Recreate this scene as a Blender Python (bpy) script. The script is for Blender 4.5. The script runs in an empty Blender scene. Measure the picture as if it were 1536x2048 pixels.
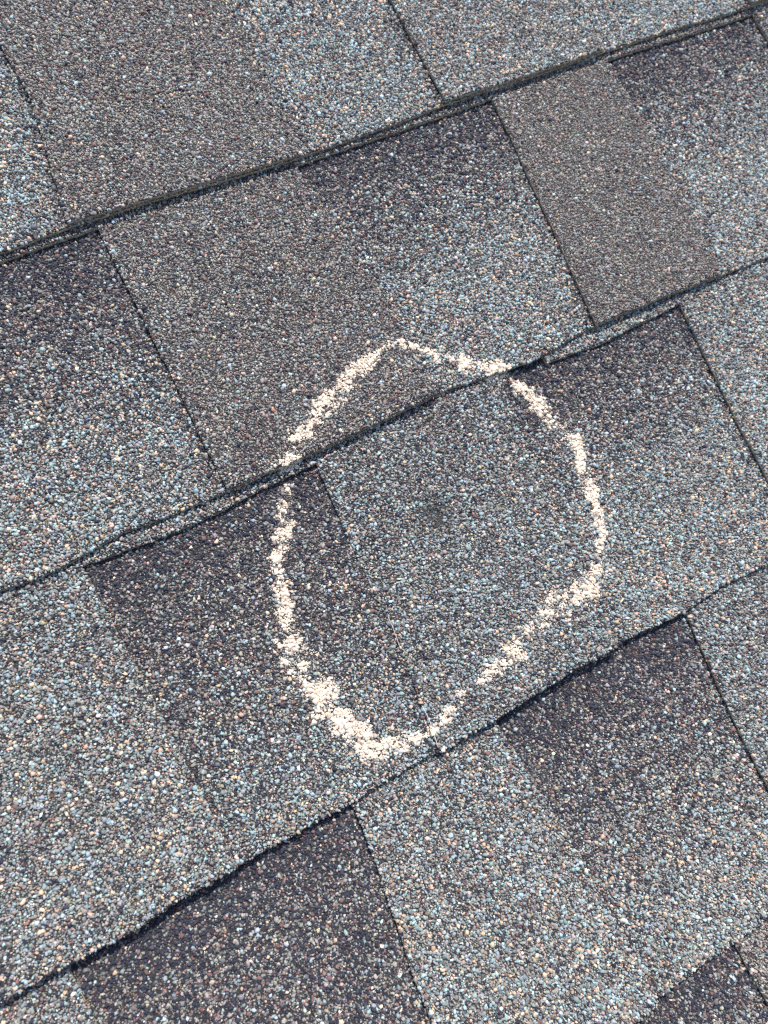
import bpy, bmesh, math
import numpy as np
from mathutils import Matrix, Vector

C = bpy.context.scene.collection
SC = bpy.context.scene
rng = np.random.default_rng(11)

# ------------------------------------------------------------------ camera, sky, sun
PITCH = math.radians(22)                       # roof slope; local x = along the courses, y = up the slope, z = off the roof
ROOF = Matrix.Translation((0, 0, 5.0)) @ Matrix.Rotation(PITCH, 4, 'X')
cam_rot = Matrix(((0.87280288, 0.41460296, -0.25752577),
                  (-0.44764553, 0.89026951, -0.08386706),
                  (0.19449581, 0.18847967, 0.96262495)))
cd = bpy.data.cameras.new('camera'); cam = bpy.data.objects.new('camera', cd); C.objects.link(cam)
cam.matrix_world = ROOF @ Matrix.Translation((0, -0.2104, 0.34116)) @ cam_rot.to_4x4()
cd.sensor_fit = 'VERTICAL'; cd.sensor_height = 36; cd.sensor_width = 27; cd.lens = 27.07
cd.clip_start = 0.005; cd.clip_end = 200
cd.dof.use_dof = True; cd.dof.focus_distance = 0.356; cd.dof.aperture_fstop = 11
SC.camera = cam

sun_local = Vector((0.33, 0.72, 1.0)).normalized()
sun_dir = (PITCH_M := Matrix.Rotation(PITCH, 3, 'X')) @ sun_local
elev = math.asin(sun_dir.z); azim = math.atan2(sun_dir.x, sun_dir.y)
sd = bpy.data.lights.new('sun', 'SUN'); sun = bpy.data.objects.new('sun', sd); C.objects.link(sun)
sd.energy = 3.7; sd.angle = math.radians(1.5); sd.color = (1.0, 0.955, 0.88)
sun.rotation_euler = sun_dir.to_track_quat('Z', 'Y').to_euler(); sun.location = (0, 0, 20)
world = bpy.data.worlds.new('World'); SC.world = world; world.use_nodes = True
wn = world.node_tree.nodes; bg = wn['Background']
sky = wn.new('ShaderNodeTexSky'); sky.sky_type = 'NISHITA'; sky.sun_disc = False
sky.sun_elevation = elev; sky.sun_rotation = azim; sky.dust_density = 1.2
world.node_tree.links.new(sky.outputs[0], bg.inputs[0]); bg.inputs[1].default_value = 0.14
SC.view_settings.view_transform = 'Standard'; SC.view_settings.look = 'None'
SC.view_settings.exposure = 0.92; SC.view_settings.gamma = 1
SC.render.engine = 'CYCLES'
SC.cycles.max_bounces = 4; SC.cycles.diffuse_bounces = 3; SC.cycles.use_denoising = False
SC.cycles.pixel_filter_type = 'BLACKMAN_HARRIS'; SC.cycles.filter_width = 1.25

# ------------------------------------------------------------------ materials
def mat(name):
    m = bpy.data.materials.new(name); m.use_nodes = True
    nt = m.node_tree; b = nt.nodes['Principled BSDF']
    return m, nt, b
def granule_material():
    m, nt, b = mat('ceramic_granules')
    a = nt.nodes.new('ShaderNodeAttribute'); a.attribute_name = 'granule'
    tc = nt.nodes.new('ShaderNodeTexCoord'); n = nt.nodes.new('ShaderNodeTexNoise')
    n.inputs['Scale'].default_value = 2600; n.inputs['Detail'].default_value = 2
    r = nt.nodes.new('ShaderNodeMapRange'); r.inputs[1].default_value = .3; r.inputs[2].default_value = .7
    r.inputs[3].default_value = .72; r.inputs[4].default_value = 1.28
    mx = nt.nodes.new('ShaderNodeMix'); mx.data_type = 'RGBA'; mx.blend_type = 'MULTIPLY'; mx.inputs[0].default_value = 1
    L = nt.links
    L.new(tc.outputs['Object'], n.inputs['Vector']); L.new(n.outputs[0], r.inputs[0])
    L.new(a.outputs['Color'], mx.inputs[6]); L.new(r.outputs[0], mx.inputs[7]); L.new(mx.outputs[2], b.inputs['Base Color'])
    b.inputs['Roughness'].default_value = .8; b.inputs['Specular IOR Level'].default_value = .3
    return m
def asphalt_material(name, dark, light):
    m, nt, b = mat(name)
    tc = nt.nodes.new('ShaderNodeTexCoord'); n = nt.nodes.new('ShaderNodeTexNoise')
    n.inputs['Scale'].default_value = 900; n.inputs['Detail'].default_value = 4
    r = nt.nodes.new('ShaderNodeValToRGB')
    r.color_ramp.elements[0].position = .35; r.color_ramp.elements[0].color = (*dark, 1)
    r.color_ramp.elements[1].position = .72; r.color_ramp.elements[1].color = (*light, 1)
    bp = nt.nodes.new('ShaderNodeBump'); bp.inputs['Strength'].default_value = .6; bp.inputs['Distance'].default_value = .0006
    L = nt.links
    L.new(tc.outputs['Object'], n.inputs['Vector']); L.new(n.outputs[0], r.inputs[0]); L.new(r.outputs[0], b.inputs['Base Color'])
    L.new(n.outputs[0], bp.inputs['Height']); L.new(bp.outputs[0], b.inputs['Normal'])
    b.inputs['Roughness'].default_value = .8
    return m
def coated_material():                          # granule coating beyond the part modelled grain by grain
    m, nt, b = mat('granule_coating')
    tc = nt.nodes.new('ShaderNodeTexCoord'); v = nt.nodes.new('ShaderNodeTexVoronoi'); v.inputs['Scale'].default_value = 780
    sep = nt.nodes.new('ShaderNodeSeparateColor'); r = nt.nodes.new('ShaderNodeValToRGB'); r.color_ramp.interpolation = 'CONSTANT'
    cols = [(0, (.02, .02, .03)), (.18, (.06, .06, .062)), (.38, (.15, .135, .12)), (.68, (.07, .04, .04)), (.75, (.22, .28, .31)), (.88, (.36, .42, .45)), (.94, (.45, .33, .24))]
    e = r.color_ramp.elements
    e[0].position, e[0].color = cols[0][0], (*cols[0][1], 1); e[1].position, e[1].color = cols[1][0], (*cols[1][1], 1)
    for p, c in cols[2:]:
        k = e.new(p); k.color = (*(x*.5 for x in c), 1)
    bp = nt.nodes.new('ShaderNodeBump'); bp.inputs['Strength'].default_value = 1; bp.inputs['Distance'].default_value = .0009; bp.invert = True
    L = nt.links
    L.new(tc.outputs['Object'], v.inputs['Vector']); L.new(v.outputs['Color'], sep.inputs[0]); L.new(sep.outputs[0], r.inputs[0])
    L.new(r.outputs[0], b.inputs['Base Color']); L.new(v.outputs['Distance'], bp.inputs['Height']); L.new(bp.outputs[0], b.inputs['Normal'])
    b.inputs['Roughness'].default_value = .7
    return m
def chalk_material():
    m, nt, b = mat('chalk')
    tc = nt.nodes.new('ShaderNodeTexCoord'); n = nt.nodes.new('ShaderNodeTexNoise'); n.inputs['Scale'].default_value = 420
    r = nt.nodes.new('ShaderNodeValToRGB')
    r.color_ramp.elements[0].position = .3; r.color_ramp.elements[0].color = (.45, .345, .275, 1)
    r.color_ramp.elements[1].position = .6; r.color_ramp.elements[1].color = (.68, .565, .44, 1)
    L = nt.links
    L.new(tc.outputs['Object'], n.inputs['Vector']); L.new(n.outputs[0], r.inputs[0]); L.new(r.outputs[0], b.inputs['Base Color'])
    b.inputs['Roughness'].default_value = 1; b.inputs['Specular IOR Level'].default_value = .1
    return m
def plain(name, col, rough=.6):
    m, nt, b = mat(name)
    n = nt.nodes.new('ShaderNodeTexNoise'); n.inputs['Scale'].default_value = 1500
    tc = nt.nodes.new('ShaderNodeTexCoord'); nt.links.new(tc.outputs['Object'], n.inputs['Vector'])
    r = nt.nodes.new('ShaderNodeValToRGB')
    r.color_ramp.elements[0].color = tuple(c*.7 for c in col)+(1,); r.color_ramp.elements[1].color = tuple(min(1, c*1.3) for c in col)+(1,)
    nt.links.new(n.outputs[0], r.inputs[0]); nt.links.new(r.outputs[0], b.inputs['Base Color'])
    b.inputs['Roughness'].default_value = rough
    return m
M_GR, M_CO, M_CH = granule_material(), coated_material(), chalk_material()
M_AS = asphalt_material('asphalt_body', (.008, .008, .009), (.030, .027, .025))
M_CUT = asphalt_material('cut_asphalt_edge', (.10, .078, .055), (.46, .36, .25))

# ------------------------------------------------------------------ noise helpers
_grid = rng.random((257, 257))
def vnoise(u, v, size, off=0.0):                # smooth value noise, 0..1, feature size in mm
    x = np.asarray(u, float)/size + 37.3 + off*13.7; y = np.asarray(v, float)/size + 91.7 + off*7.1
    xi = np.floor(x).astype(int); yi = np.floor(y).astype(int); fx = x-xi; fy = y-yi
    fx = fx*fx*(3-2*fx); fy = fy*fy*(3-2*fy)
    g = lambda a, b: _grid[a % 257, b % 257]
    return (g(xi, yi)*(1-fx)+g(xi+1, yi)*fx)*(1-fy) + (g(xi, yi+1)*(1-fx)+g(xi+1, yi+1)*fx)*fy
def sstep(a, b, x):
    t = np.clip((x-a)/(b-a), 0, 1); return t*t*(3-2*t)

# ------------------------------------------------------------------ roof layout, millimetres on the roof plane
EX, T = 143.0, 2.4                              # exposure of a course, thickness of one layer
BUTT = {                                        # lower (butt) edge of each course
 'A': [(-1, -1.2), (20, .4), (40, .2), (71, -.6), (132, -2.2), (183, -1.4), (224, .8), (277, .3), (322, .6), (368, .2), (406, -.5)],
 'B': [(-69, -141.5), (-54, -143), (-38, -142), (-17, -139.6), (2, -141.2), (32, -141.4), (57, -142.1), (80, -142), (111, -141.2), (149, -139.6), (176, -142), (196, -143.6), (227, -140.4), (282, -141.2), (305, -142.1), (352, -144)],
 'C': [(-109, -286), (-95, -286.9), (-78, -287.8), (-58, -286.2), (-37, -286.6), (-4, -287.6), (21, -288.1), (37, -287.3), (64, -287.9), (94, -287), (139, -285.8), (180, -286.8), (205, -288.8), (232, -287), (257, -289)],
 'D': [(90, -428.1), (106, -427), (129, -427.5), (149, -427.8), (166, -428.1)],
 'E': [(0, -572)], 'F': [(0, -715)], 'Z': [(0, 143)], 'Y': [(0, 286)]}
ORDER = 'YZABCDEF'; VB = {k: 286.0-143.0*i for i, k in enumerate(ORDER)}
SLOT_TOP = {
 'A': [(0, 139)],
 'B': [(-15, -4.1), (30, -3.2), (134, -4.5), (183, -4.4), (250, -3.2), (323, -3), (376, -4.2), (436, -4.6)],
 'C': [(-35, -145.9), (-6, -148.3), (22, -148.8), (48, -146.8), (73, -146.4), (100, -141), (203.4, -141), (203.6, -147.4), (236, -149.6), (266, -148.6), (289, -147.4)],
 'D': [(0, -285.2)],
 'E': [(0, -427.4)], 'F': [(0, -574)], 'Z': [(0, 282)]}
def ipl(tab, x): a = np.array(tab, float); return np.interp(x, a[:, 0], a[:, 1])
def butt(k, u): return ipl(BUTT[k], u) + (vnoise(u, VB[k], 2.2, 3)-.5)*.3 + (vnoise(u, VB[k], 9, 5)-.5)*.25
def slot_top(k, u): return ipl(SLOT_TOP[k], u) + (vnoise(u, VB[k], 2.5, 8)-.5)*.8
def wave(u, v): return (vnoise(u, v, 60, 1)-.5)*1.2 + (vnoise(u, v, 22, 2)-.5)*.2
DENT = (113.6, -192.0)
def height(k, u, v, layer):                     # top surface of the upper (0) or lower (1) layer of course k
    z = -2*T*(v-VB[k])/EX + wave(u, v) - T*layer
    d2 = (u-DENT[0])**2+(v-DENT[1])**2
    if k == 'C' and layer == 0:                 # the tab inside the ring is pressed down along its left side
        z = z - .62*T*np.exp(-((u-72)/9.0)**2)*sstep(-160, -185, v)
    return z - .9*np.exp(-d2/30.0)
# tabs: ((left edge polyline as (v, u)), (right edge polyline), look)
TABS = {
 'Z': [([(143, -130), (286, -125)], [(143, -20), (286, -25)], 'grey'), ([(143, 80), (286, 86)], [(143, 190), (286, 184)], 'brown'), ([(143, 300), (286, 304)], [(143, 400), (286, 396)], 'grey')],
 'A': [([(0, -210), (143, -204)], [(0, -88), (143, -92)], 'brown'), ([(0, 18.5), (66, 29), (98, 27), (143, 30)], [(0, 136), (60, 138), (143, 136)], 'brown'),
       ([(0, 222), (66, 222.5), (143, 223)], [(0, 326), (143, 322)], 'olive'), ([(0, 434.5), (143, 428)], [(0, 540), (143, 536)], 'grey')],
 'B': [([(-143, -240), (0, -235)], [(-143, -92), (0, -96)], 'grey'), ([(-143, 31.7), (-60, 31.3), (0, 30.8)], [(-143, 139.7), (-87, 140.3), (0, 132)], 'brown'),
       ([(-143, 236.5), (-65, 245.2), (0, 250.8)], [(-143, 320), (-60, 326), (0, 327)], 'fine'), ([(-143, 437), (0, 436.5)], [(-143, 540), (0, 536)], 'plum')],
 'C': [([(-286, -140), (-143, -136)], [(-290, -31), (-237, -32.9), (-183, -35.5), (-143, -37.6)], 'grey'),
       ([(-290, 65), (-227, 71.2), (-198, 71.7), (-143, 74)], [(-290, 164), (-257, 165.3), (-184, 172.7), (-143, 176.5)], 'blue'),
       ([(-290, 283), (-221, 285.2), (-143, 291.6)], [(-286, 380), (-143, 384)], 'pale')],
 'D': [([(-429, -220), (-286, -216)], [(-429, -95), (-286, -104)], 'grey'), ([(-429, 9), (-364, 13.2), (-313, 19.7), (-286, 21.8)], [(-429, 103), (-377, 101.5), (-329, 98.9), (-286, 94.6)], 'pale'),
       ([(-429, 200), (-352, 201), (-322, 204), (-286, 207.8)], [(-429, 320), (-286, 314)], 'blue')],
 'E': [([(-572, -100), (-429, -96)], [(-572, 46), (-429, 40)], 'brown'), ([(-572, 151), (-458, 150), (-429, 149.5)], [(-572, 262), (-429, 258)], 'brown')],
 'F': [([(-715, -60), (-572, -60)], [(-715, 60), (-572, 60)], 'grey'), ([(-715, 170), (-572, 170)], [(-715, 280), (-572, 280)], 'grey')]}
def side(pl, v):
    a = np.array(sorted(pl)); return np.interp(v, a[:, 0], a[:, 1]) + (vnoise(a[0, 1], v, 3, 6)-.5)*.4 + (vnoise(a[0, 1], v, 14, 7)-.5)*.6

# ------------------------------------------------------------------ which part of the roof is modelled grain by grain
QUAD = np.array([(35.8, 117.9), (446.3, -1.8), (143.6, -462.2), (-130.5, -292.4)]); QC = QUAD.mean(0)
def inside(u, v, grow):
    q = QUAD + (QUAD-QC)/np.linalg.norm(QUAD-QC, axis=1)[:, None]*grow; ok = np.ones(np.shape(u), bool)
    for i in range(4):
        a, b = q[i], q[(i+1) % 4]; ok &= (b[0]-a[0])*(v-a[1])-(b[1]-a[1])*(u-a[0]) < 0
    return ok

# ------------------------------------------------------------------ granule colours
PAL = np.array([(.026, .027, .041), (.105, .103, .103), (.212, .190, .168), (.135, .078, .072), (.185, .228, .236), (.262, .330, .338), (.435, .312, .220), (.46, .42, .36)])
MIX = {'dark': (.36, .20, .28, .10, .030, .015, .015, .008), 'brown': (.07, .17, .56, .10, .045, .025, .022, .008), 'fine': (.04, .16, .63, .11, .030, .010, .015, .005),
       'plum': (.13, .20, .40, .16, .060, .030, .015, .005), 'grey': (.06, .17, .38, .04, .170, .095, .072, .010), 'blue': (.10, .19, .33, .05, .190, .090, .045, .005),
       'olive': (.04, .14, .46, .05, .150, .080, .065, .015), 'pale': (.05, .15, .34, .04, .190, .120, .092, .012), 'light': (.06, .16, .29, .05, .200, .125, .100, .012)}
MIX['lap'] = (.62, .16, .08, .10, .015, .010, .008, .004)  # near-black mix for the print and painted shadow under the laps
MIX = {k: np.array(v)/sum(v) for k, v in MIX.items()}
SIZE = np.array([1.0, .95, .97, 1.0, 1.1, 1.12, 1.12, 1.0])
def pick(W):
    c = np.cumsum(W, 1); c /= c[:, -1:]; return (rng.random(len(W))[:, None] > c).sum(1).clip(0, 7)
def colours(u, v, base, dark):
    n = len(u); W = np.tile(MIX[base], (n, 1))
    cl = vnoise(u, v, 16, 11); cl2 = vnoise(u, v, 7, 12)
    W[:, 4:7] *= (.72+.56*cl*(.5+cl2))[:, None]; W[:, 0] *= 1.25-.5*cl2; W[:, 6] *= .6+.8*vnoise(u, v, 9, 14)
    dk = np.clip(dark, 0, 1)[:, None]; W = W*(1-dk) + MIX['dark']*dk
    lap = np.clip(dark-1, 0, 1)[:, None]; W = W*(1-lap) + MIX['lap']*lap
    k = pick(W); col = PAL[k]*np.exp(rng.normal(0, .22, n))[:, None]
    col *= 1+rng.normal(0, .05, (n, 3))
    return k, np.clip(col, .004, .85)

# ------------------------------------------------------------------ grain meshes
def grain_mesh(P, R, col, flat=.72, n=5, rough=1.2, sink=.25):
    """P (N,3) mm, R radius mm; crushed-stone grains, all in one vertex array"""
    N = len(P); a = (np.arange(n)/n*2*np.pi)[None, :] + rng.random((N, 1))*6.28 + rng.normal(0, .16, (N, n))
    el = rng.uniform(.5, 1.0, (N, 1)); r1 = 1+(rng.uniform(.74, 1.18, (N, n))-1)*rough; r2 = r1*rng.uniform(.66, .92, (N, n))
    def ring(r, z, sh):
        x = r*np.cos(a+sh); y = r*np.sin(a+sh)*el
        return np.stack([x, y, np.broadcast_to(z, x.shape)], -1)
    L0 = ring(r1, -sink, 0); L1 = ring(r2, flat*.80+rng.normal(0, .09, (N, n)), .2)
    top = np.stack([rng.normal(0, .18, (N, 1)), rng.normal(0, .15, (N, 1)), flat+rng.uniform(-.02, .16, (N, 1))], -1)
    V = np.concatenate([L0, L1, top], 1)
    th = rng.random(N)*6.28; c, s = np.cos(th)[:, None], np.sin(th)[:, None]
    x = V[..., 0]*c-V[..., 1]*s; y = V[..., 0]*s+V[..., 1]*c
    t1, t2 = rng.normal(0, .2, (N, 1)), rng.normal(0, .2, (N, 1))
    z = V[..., 2] + x*t1 + y*t2
    V = np.stack([x, y, z], -1)*R[:, None, None] + P[:, None, :]
    f = []
    for i in range(n):
        j = (i+1) % n; f += [(i, j, n+j), (i, n+j, n+i), (n+i, n+j, 2*n)]
    F = np.array(f)[None] + (np.arange(N)*(2*n+1))[:, None, None]
    return V.reshape(-1, 3), F.reshape(-1, 3), np.repeat(col, 2*n+1, 0)
def link(name, V, Q, mats, parent, faces_mat=None, col=None, origin=(0, 0, 0)):
    """Q = list of face arrays (tri or quad); V in mm, local to origin (mm)"""
    V = (np.asarray(V)-np.array(origin))*.001
    me = bpy.data.meshes.new(name); me.vertices.add(len(V)); me.vertices.foreach_set('co', V.astype(np.float32).ravel())
    idx = np.concatenate([q.ravel() for q in Q]); tot = np.concatenate([np.full(len(q), q.shape[1]) for q in Q])
    me.loops.add(len(idx)); me.loops.foreach_set('vertex_index', idx.astype(np.int32))
    me.polygons.add(len(tot)); st = np.concatenate([[0], np.cumsum(tot)[:-1]])
    me.polygons.foreach_set('loop_start', st.astype(np.int32)); me.polygons.foreach_set('loop_total', tot.astype(np.int32))
    for m in mats: me.materials.append(m)
    if faces_mat is not None: me.polygons.foreach_set('material_index', faces_mat.astype(np.int32))
    if col is not None:
        at = me.attributes.new('granule', 'FLOAT_COLOR', 'POINT')
        at.data.foreach_set('color', np.concatenate([col, np.ones((len(col), 1))], 1).astype(np.float32).ravel())
    me.update(calc_edges=True); me.validate()
    o = bpy.data.objects.new(name, me); C.objects.link(o)
    if parent: o.parent = parent
    return o
def thing(name, label, cat, origin, group=None):
    o = bpy.data.objects.new(name, None); C.objects.link(o); o.empty_display_size = .02
    o.matrix_world = ROOF @ Matrix.Translation(Vector(origin)*.001)
    o['label'] = label; o['category'] = cat
    if group: o['group'] = group
    return o

# ------------------------------------------------------------------ one layer piece = a slab with its granules
CH_U, CH_V, CH_Z, CH_R = [], [], [], []        # grains that the chalk can reach
def axis(a, b, lo, hi, fine, coarse):
    out = [a]; x = a
    while x < b-1e-6:
        x = min(b, x + (fine if lo <= x < hi else coarse)); out.append(x)
    return np.array(out)
def piece(name, k, layer, uL, uR, vB, vT, look, parent, origin, darkf, cull, thick=T-.25, edge=True):
    # slab
    a = axis(0, 1, 0, 1, 1, 1)
    umin, umax = float(np.min(uL(np.array([VB[k]])))), float(np.max(uR(np.array([VB[k]]))))
    us = axis(umin, umax, -190, 490, 2.5, 30); A = (us-umin)/(umax-umin)
    nb = 34 if layer == 0 and vT(np.array([0.]))[0]-VB[k] < 160 else 40
    B = np.linspace(0, 1, nb)
    uu = umin+(umax-umin)*A[:, None]*np.ones((1, nb)); vv = np.zeros_like(uu)
    for _ in range(3):
        lo, hi = vB(uu), vT(uu); vv = lo+(hi-lo)*B[None]; l, r = uL(vv), uR(vv); uu = l+(r-l)*A[:, None]
    ht = height(k, uu, vv, layer); n, m = uu.shape
    top = np.stack([uu, vv, ht], -1).reshape(-1, 3); bot = top-np.array([0, 0, thick])
    I = np.arange(n*m).reshape(n, m); q = lambda w: np.stack([I[:-1, :-1], I[1:, :-1], I[1:, 1:], I[:-1, 1:]], -1).reshape(-1, 4)
    Qt = q(0); Qb = Qt[:, ::-1]+n*m; K = n*m
    def wall(line): return np.stack([line[:-1], line[:-1]+K, line[1:]+K, line[1:]], -1)
    Qs = np.concatenate([wall(I[:, 0]), wall(I[::-1, -1]), wall(I[0, ::-1]), wall(I[-1])])
    cu, cv = top[Qt].mean(1)[:, 0], top[Qt].mean(1)[:, 1]
    fm = np.where(inside(cu, cv, 110), 1, 2)
    V = [np.concatenate([top, bot])]; col = [np.tile((.03, .025, .02), (2*K, 1))]
    Q4 = np.concatenate([Qt, Qb, Qs]); fmat = [np.concatenate([fm, np.ones(len(Qb), int), np.full(len(Qs), 3)])]; base = 2*K; tris = []
    def add(P, R, c, **kw):
        nonlocal base
        if not len(P): return
        v_, f_, c_ = grain_mesh(P, R, c, **kw); V.append(v_); col.append(c_); tris.append(f_+base); base += len(v_)
    # grains over the exposed top
    x0, x1 = max(umin-22, -330), min(umax+22, 650); y0, y1 = vB(us).min()-2, min(vT(us).max(), cull(us).max()+8)
    for sp, g0, g1, rs in ((.94, -1e9, 20, .64), (1.4, 20, 110, .9)):
        gx, gy = np.meshgrid(np.arange(x0, x1, sp), np.arange(y0, y1, sp*.866)); gx = gx + (np.arange(gx.shape[0]) % 2)[:, None]*sp/2
        u = (gx+rng.normal(0, sp*.24, gx.shape)).ravel(); v = (gy+rng.normal(0, sp*.24, gy.shape)).ravel()
        w = inside(u, v, g1)
        if g0 > -1e8: w &= ~inside(u, v, g0)
        u, v = u[w], v[w]
        w = (u > uL(v)-.15) & (u < uR(v)+.15) & (v > vB(u)+.12) & (v < vT(u)) & (v < cull(u)+6); u, v = u[w], v[w]
        if not len(u): continue
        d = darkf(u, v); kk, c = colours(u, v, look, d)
        fine = .86 if look == 'fine' else (.94 if look == 'brown' else 1.0)
        R = rs*fine*np.exp(rng.normal(0, .34, len(u)))*SIZE[kk]; R = np.clip(R, .36*rs/.64, 1.35*rs/.64)
        dd = np.hypot(u-DENT[0], (v-DENT[1])); dn = dd + (vnoise(u, v, 3, 21)-.5)*5
        keep = (dn > 4.0) | (rng.random(len(u)) > .06); c = np.where((dn < 5.5)[:, None], c*.42+np.array((.006, .005, .004)), np.where((dn < 9)[:, None], c*.75, c)); R = np.where(dn < 4.5, R*.8, R)
        u, v, R, c = u[keep], v[keep], R[keep], c[keep]
        z = height(k, u, v, layer) + rng.uniform(-.12, .22, len(u))*R
        cw, hit = chalk_field(u, v)
        c = np.where((hit > .0)[:, None], c+(np.array((.62, .52, .42))-c)*np.clip(hit*.55, 0, .5)[:, None], c)
        CH_U.append(u); CH_V.append(v); CH_Z.append(z); CH_R.append(R)
        add(np.stack([u, v, z], -1), R, c)
    # a thin scatter of bigger stones
    if edge:
        # grains and crumbs caught in the cut faces
        for line in ('b', 'l', 'r'):
            if line == 'b':
                t = np.arange(max(umin, -200), min(umax, 500), .55); u = t+rng.normal(0, .2, len(t)); v = vB(u)-.05+rng.normal(0, .12, len(u)); dens = .62
            else:
                f = uL if line == 'l' else uR
                t = np.arange(float(vB(np.array([umin]))[0]), float(vT(np.array([umin]))[0]), .7); v = t+rng.normal(0, .2, len(t)); u = f(v)+(-.05 if line == 'l' else .05)*1+rng.normal(0, .12, len(v)); dens = .4
            w = inside(u, v, 70) & (v < cull(u)+4) & (rng.random(len(u)) < dens); u, v = u[w], v[w]
            if not len(u): continue
            z = height(k, u, v, layer)-rng.uniform(.1, thick*.95, len(u))
            W = np.tile(np.array((.10, .22, .40, .06, .07, .05, .09, .01)), (len(u), 1)); kk = pick(W)
            c = PAL[kk]*np.array((1.15, .98, .76))*rng.uniform(.8, 1.8, (len(u), 1))
            add(np.stack([u, v, z], -1), rng.uniform(.18, .42, len(u)), c, flat=.5, sink=.5)
    Q = [Q4]+([np.concatenate(tris)] if tris else [])
    if tris: fmat.append(np.zeros(len(Q[1]), int))
    return link(name, np.concatenate(V), Q, [M_GR, M_AS, M_CO, M_CUT], parent, np.concatenate(fmat), np.concatenate(col), origin)

# ------------------------------------------------------------------ the chalk ring (centre line and width, mm)
STROKES = [
 [(58.6, -141.3, 5), (66.4, -138.5, 7.5), (75.2, -132, 9), (86, -124.8, 9), (97.3, -118.9, 9), (108.5, -114.1, 8.5), (119.8, -110.6, 6.8), (132.1, -108, 7), (139.8, -112, 4), (147.2, -116.6, 4.4), (155.6, -124.9, 6.5), (164.9, -131.6, 8.2), (174.2, -138.5, 8), (181.5, -142.6, 5.5)],
 [(183.7, -150, 4.6), (187.1, -158.7, 8), (192.3, -168.2, 9.6), (193.7, -178.8, 10.4), (195.7, -188.3, 9.4), (197.2, -196.1, 5.4), (193.2, -202.8, 3.4), (192.7, -212.4, 8.4), (191.2, -221.5, 4.6), (187.8, -229.6, 6.6), (187.3, -236.3, 3), (180, -242.4, 3.8), (176.7, -250.3, 8.4), (167.6, -255, 12.5), (154, -255, 10.5), (143, -256.8, 9.5), (132, -259.5, 8.8), (121, -263.3, 8), (111, -266.6, 7), (101, -269, 5.6), (89.4, -271, 4), (79.1, -273, 6), (70.9, -276, 4.6), (64, -279.5, 3.8)],
 [(60.5, -277.5, 5), (55.3, -277.3, 7), (47.1, -275.3, 6.2), (39.3, -273.4, 9), (35.9, -263.3, 9), (32.9, -254.7, 11), (30.4, -245.1, 12.5), (28.9, -235.9, 11), (28.4, -226, 13), (27.4, -218.3, 10), (29.7, -208.5, 9.2), (31.4, -199.6, 5.6), (34.9, -192.7, 7.4), (36.8, -184.9, 5.6), (39.4, -177.4, 8), (43.2, -171.6, 8.6), (48.6, -166.6, 6.8), (51.7, -159.1, 8), (56.4, -152.6, 5.8)]]
def chalk_field(u, v):
    best = np.full(len(u), 9.0); wid = np.zeros(len(u))
    near = (u > 15) & (u < 215) & (v > -292) & (v < -95); un, vn = u[near], v[near]; b = np.full(len(un), 9.0); w = np.ones(len(un))
    for s in STROKES:
        for (x0, y0, w0), (x1, y1, w1) in zip(s[:-1], s[1:]):
            L2 = (x1-x0)**2+(y1-y0)**2; t = np.clip(((un-x0)*(x1-x0)+(vn-y0)*(y1-y0))/L2, 0, 1)
            hw = (w0+(w1-w0)*t)/2*1.05+.2; d = np.hypot(un-x0-t*(x1-x0), vn-y0-t*(y1-y0))/hw
            m = d < b; b = np.where(m, d, b); w = np.where(m, hw, w)
    best[near] = b; wid[near] = w
    nz = (vnoise(u, v, 1.5, 31)-.5)*1.5 + (vnoise(u, v, 3.4, 32)-.5)*1.6 + (vnoise(u, v, 8, 33)-.5)*1.1
    faint = sstep(-236, -250, v)*sstep(66, 84, u)*sstep(163, 146, u)
    return wid, 1.12-(best/(1+.45*faint))**1.6+nz-.42*faint

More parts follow.
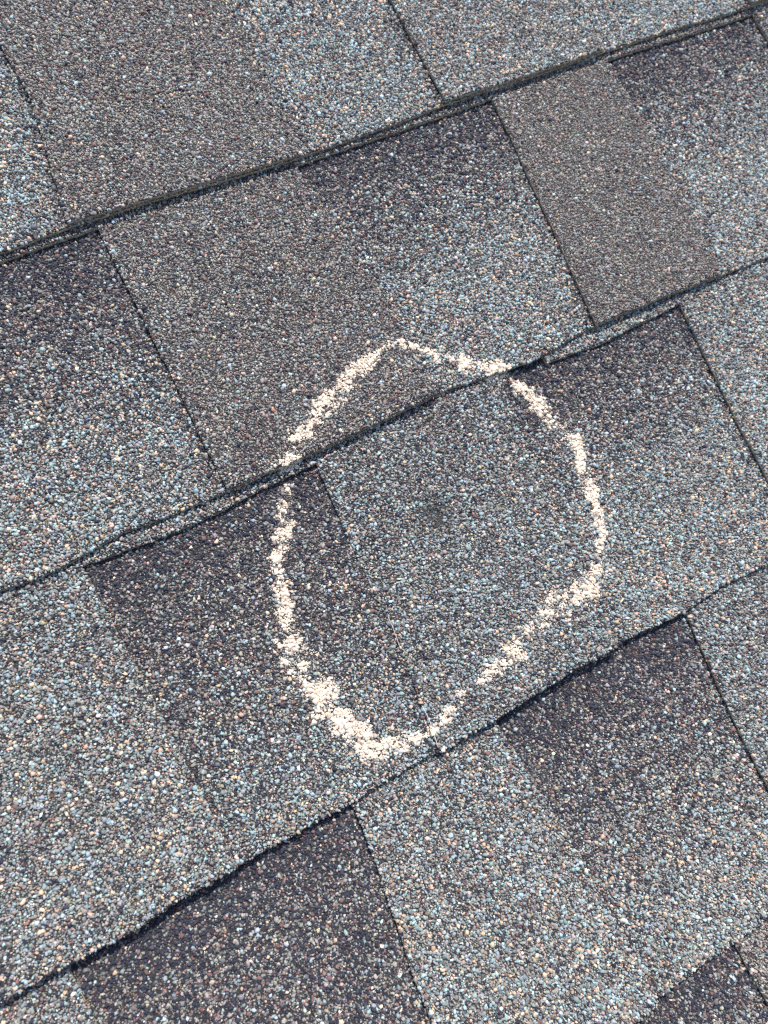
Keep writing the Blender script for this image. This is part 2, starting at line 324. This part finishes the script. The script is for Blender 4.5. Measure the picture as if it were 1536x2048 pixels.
# ------------------------------------------------------------------ the shingles
GROUP = 'asphalt shingles lapped in courses up the roof'
const = lambda x: (lambda v: np.full(np.shape(v), float(x)))
SLOT_LOOK = {'A': [(-1e9, 20, 'light', .75, 46), (100, 230, 'pale', .55, 90), (300, 1e4, 'pale', .25, 60)],
             'B': [(-1e9, 31, 'light', 1, 118), (100, 260, 'light', 1, 96), (300, 1e4, 'light', .95, 96)],
             'C': [(-1e9, 80, 'light', 1, 140), (160, 1e4, 'light', 1, 84)],
             'D': [(-1e9, 30, 'pale', 1, 210), (90, 1e4, 'light', 1, 130)],
             'E': [(-1e9, 1e9, 'pale', 1, 230)]}
def shingle(k, u0, u1, label, gap0=0, gap1=0):
    nxt = ORDER[ORDER.index(k)-1]
    origin = ((u0+u1)/2, VB[k], 0)
    t = thing('roof_shingle', label, 'shingle', origin, GROUP)
    vb = lambda u: butt(k, u); st = lambda u: slot_top(k, u); cull = lambda u: butt(nxt, u)
    tabs = [x for x in TABS[k] if side(x[0], np.array([VB[k]]))[0] > u0-90 and side(x[1], np.array([VB[k]]))[0] < u1+60 and side(x[0], np.array([VB[k]]))[0] < u1-20]
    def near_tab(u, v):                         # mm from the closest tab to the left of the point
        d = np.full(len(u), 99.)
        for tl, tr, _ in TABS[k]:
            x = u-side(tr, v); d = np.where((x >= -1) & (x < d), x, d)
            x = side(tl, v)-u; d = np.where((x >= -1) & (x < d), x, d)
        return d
    # backing layer, grain colours printed for the slots between the tabs, plus painted lap shadow
    def bdark(u, v):
        out = np.zeros(len(u))
        for a, b, _, amt, ln in SLOT_LOOK.get(k, SLOT_LOOK['E']):
            w = (u >= a) & (u < b)
            top = VB[k]+EX-3; s = (top-v)/ln + (vnoise(u, v, 14, 15)-.5)*.16 + (vnoise(u, v, 4, 16)-.5)*.16
            out = np.where(w, amt*(.85*(1-sstep(.12, 1.0, s))+.15*(s < .8)), out)
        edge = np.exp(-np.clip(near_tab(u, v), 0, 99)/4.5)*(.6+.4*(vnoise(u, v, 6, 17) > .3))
        near = sstep(34, 2, cull(u)-v+(vnoise(u, v, 7, 18)-.5)*16)*(out > .3)   # black band under the lap: dark print plus the butt's painted-in shadow
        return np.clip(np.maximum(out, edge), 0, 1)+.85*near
    pieces_b = 'light'
    for a, b, look, _, _ in SLOT_LOOK.get(k, SLOT_LOOK['E'])[:1]: pieces_b = look
    backc = lambda u: cull(u)
    vbb = lambda u: vb(u)+(.55 if k in 'CD' else -.15)+(vnoise(u, 5., 12, 19)-.5)*.7
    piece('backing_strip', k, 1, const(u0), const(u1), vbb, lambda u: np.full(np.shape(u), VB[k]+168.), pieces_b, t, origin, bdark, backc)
    # upper layer above the slots
    top_look = {'A': 'brown', 'B': 'brown', 'C': 'grey', 'D': 'pale'}.get(k, 'grey')
    piece('headlap', k, 0, const(u0+.2), const(u1-.2), st, lambda u: np.full(np.shape(u), VB[k]+300.), top_look, t, origin, lambda u, v: np.full(len(u), .12), cull)
    for tl, tr, look in tabs:
        def tdark(u, v, look=look):
            n = vnoise(u, v, 12, 23)*.6+vnoise(u, v, 30, 24)*.4
            return np.clip((n-.55)*.9, 0, .3)+.16*sstep(50, 143, v-VB[k])*(look != 'fine')
        piece('tab', k, 0, lambda v, tl=tl: side(tl, v), lambda v, tr=tr: side(tr, v), vb, st, look, t, origin, tdark, cull)
    return t
shingle('Z', -350, 650, 'grey laminated shingle beyond the far end of the picture, upslope of all others')
shingle('A', -350, 650, 'topmost shingle in view with brown tab at left and pale tab at right')
shingle('B', -350, 650, 'brown tabbed shingle carrying the top arc of the chalk ring')
shingle('C', -797, 203.2, 'middle shingle whose blue grey tab with a small bruise fills the chalk ring')
shingle('C', 203.7, 1204, 'shingle starting at the right edge of the chalk ring, dark granules fading to pale')
shingle('D', -350, 650, 'shingle directly below the chalk ring with pale tab between two dark patches')
shingle('E', -350, 650, 'lowest laminated shingle, dark and soft focused in the bottom right corner')
shingle('F', -350, 650, 'laminated shingle downslope of the picture, below the lowest dark shingle')

# ------------------------------------------------------------------ chalk grains lying on the tops of the granules
u, v, z, r = map(np.concatenate, (CH_U, CH_V, CH_Z, CH_R))
_, f = chalk_field(u, v); w = (f > .44) & (rng.random(len(f)) < .38+1.2*np.clip(f-.44, 0, 1)); u, v, z, r, f = u[w], v[w], z[w], r[w], f[w]
R = np.clip(r*rng.uniform(1.1, 1.7, len(r)), .6, 1.4)*(.72+.4*np.clip(f-.47, 0, 1))
P = np.stack([u, v, z+.35*r+.08+rng.uniform(-.06, .06, len(r))], -1)
Vc, Fc, Cc = grain_mesh(P, R, np.ones((len(P), 3)), flat=.30, rough=1.9, sink=.1)
ring = thing('chalk_ring', 'cream chalk ring drawn by hand around a bruise on the shingles', 'chalk mark', (113, -192, 0))
link('chalk_layer', Vc, [Fc], [M_CH], ring, None, None, (113, -192, 0))

# ------------------------------------------------------------------ loose stones and fibres
def course_of(v):
    for k in 'ZABCDEF':
        if v >= butt(k, np.array([0.]))[0]-1.5: return k
def stone(u, v, zoff, r, colr, label, seed, sq=.75):
    k = course_of(v); z = float(height(k, np.array([u]), np.array([v]), 0)[0])+zoff
    g = np.random.default_rng(seed); bm = bmesh.new(); bmesh.ops.create_icosphere(bm, subdivisions=2, radius=r*.001)
    ph = g.random((5, 3))*2-1
    for vt in bm.verts:
        n = vt.co.normalized(); s = 1.0
        for d in ph:                            # cut a few flat faces
            d = Vector(d).normalized(); x = n.dot(d)
            if x > .55: s = min(s, .55/x+.12)
        vt.co *= s; vt.co.z *= sq; vt.co.x *= 1.18
    me = bpy.data.meshes.new('loose_granule'); bm.to_mesh(me); bm.free(); me.materials.append(plain('stone', colr))
    o = bpy.data.objects.new('loose_granule', me); C.objects.link(o)
    o.matrix_world = ROOF @ Matrix.Translation(Vector((u, v, z))*.001) @ Matrix.Rotation(g.random()*6, 4, 'Z')
    o['label'] = label; o['category'] = 'loose granule'; o['group'] = 'loose granules lying on the shingles'
stone(4.6, 3.0, 1.1, 1.55, (.055, .06, .075), 'large dark slate grey granule lying near the highest lap edge at the far left', 3)
stone(183.6, -146.6, -2.6, 1.35, (.62, .36, .26), 'pink orange granule caught at the lap edge beside the chalk ring', 5)
stone(66.1, -116.6, .9, 1.1, (.30, .12, .06), 'rusty red granule lying on the brown tab left of the chalk arc', 8)
stone(31.6, -145.4, -2.6, 1.4, (.60, .48, .36), 'left cream granule of two side by side under the middle lap edge', 9)
stone(34.6, -144.6, -2.5, 1.5, (.58, .44, .31), 'right cream granule of two side by side under the middle lap edge', 12)
def fibre(pts, rad, label, seed):
    g = np.random.default_rng(seed); k = course_of(pts[0][1]); n = 26
    p = np.array(pts, float); s = np.linspace(0, len(p)-1, n); x = np.interp(s, range(len(p)), p[:, 0]); y = np.interp(s, range(len(p)), p[:, 1])
    x += np.sin(np.linspace(0, 3.1, n))*.5; z = height(k, x, y, 0)+.85+.2*np.sin(np.linspace(0, 6, n))
    V = []; F = []
    for i in range(n):
        for j in range(5):
            an = j/5*6.283; V.append((x[i]+rad*math.cos(an), y[i]+rad*.3*math.cos(an), z[i]+rad*math.sin(an)))
        if i:
            for j in range(5): F.append(((i-1)*5+j, (i-1)*5+(j+1) % 5, i*5+(j+1) % 5, i*5+j))
    V = np.array(V); org = (x[0], y[0], z[0])
    o = link('fibre', V, [np.array(F)], [plain('fibre_hair', (.62, .52, .46), .5)], None, None, None, org)
    o.matrix_world = ROOF @ Matrix.Translation(Vector(org)*.001)
    o['label'] = label; o['category'] = 'fibre'; o['group'] = 'stray fibres on the shingles'
fibre([(67.2, -266), (66.6, -274), (65.2, -285)], .14, 'pale straight fibre lying across the bottom end of the chalk ring', 2)
fibre([(71.6, -224), (70.6, -231), (70.2, -238)], .11, 'short brownish fibre lying on the blue grey granules inside the chalk ring', 4)

# ------------------------------------------------------------------ roof boards under the shingles
bm = bmesh.new(); bmesh.ops.create_cube(bm, size=1)
for vt in bm.verts: vt.co = Vector((vt.co.x*3.2+.2, vt.co.y*1.9-.25, vt.co.z*.018-.028))
me = bpy.data.meshes.new('roof_deck'); bm.to_mesh(me); bm.free(); me.materials.append(M_CO)
o = bpy.data.objects.new('roof_deck', me); C.objects.link(o); o.matrix_world = ROOF; o['kind'] = 'structure'
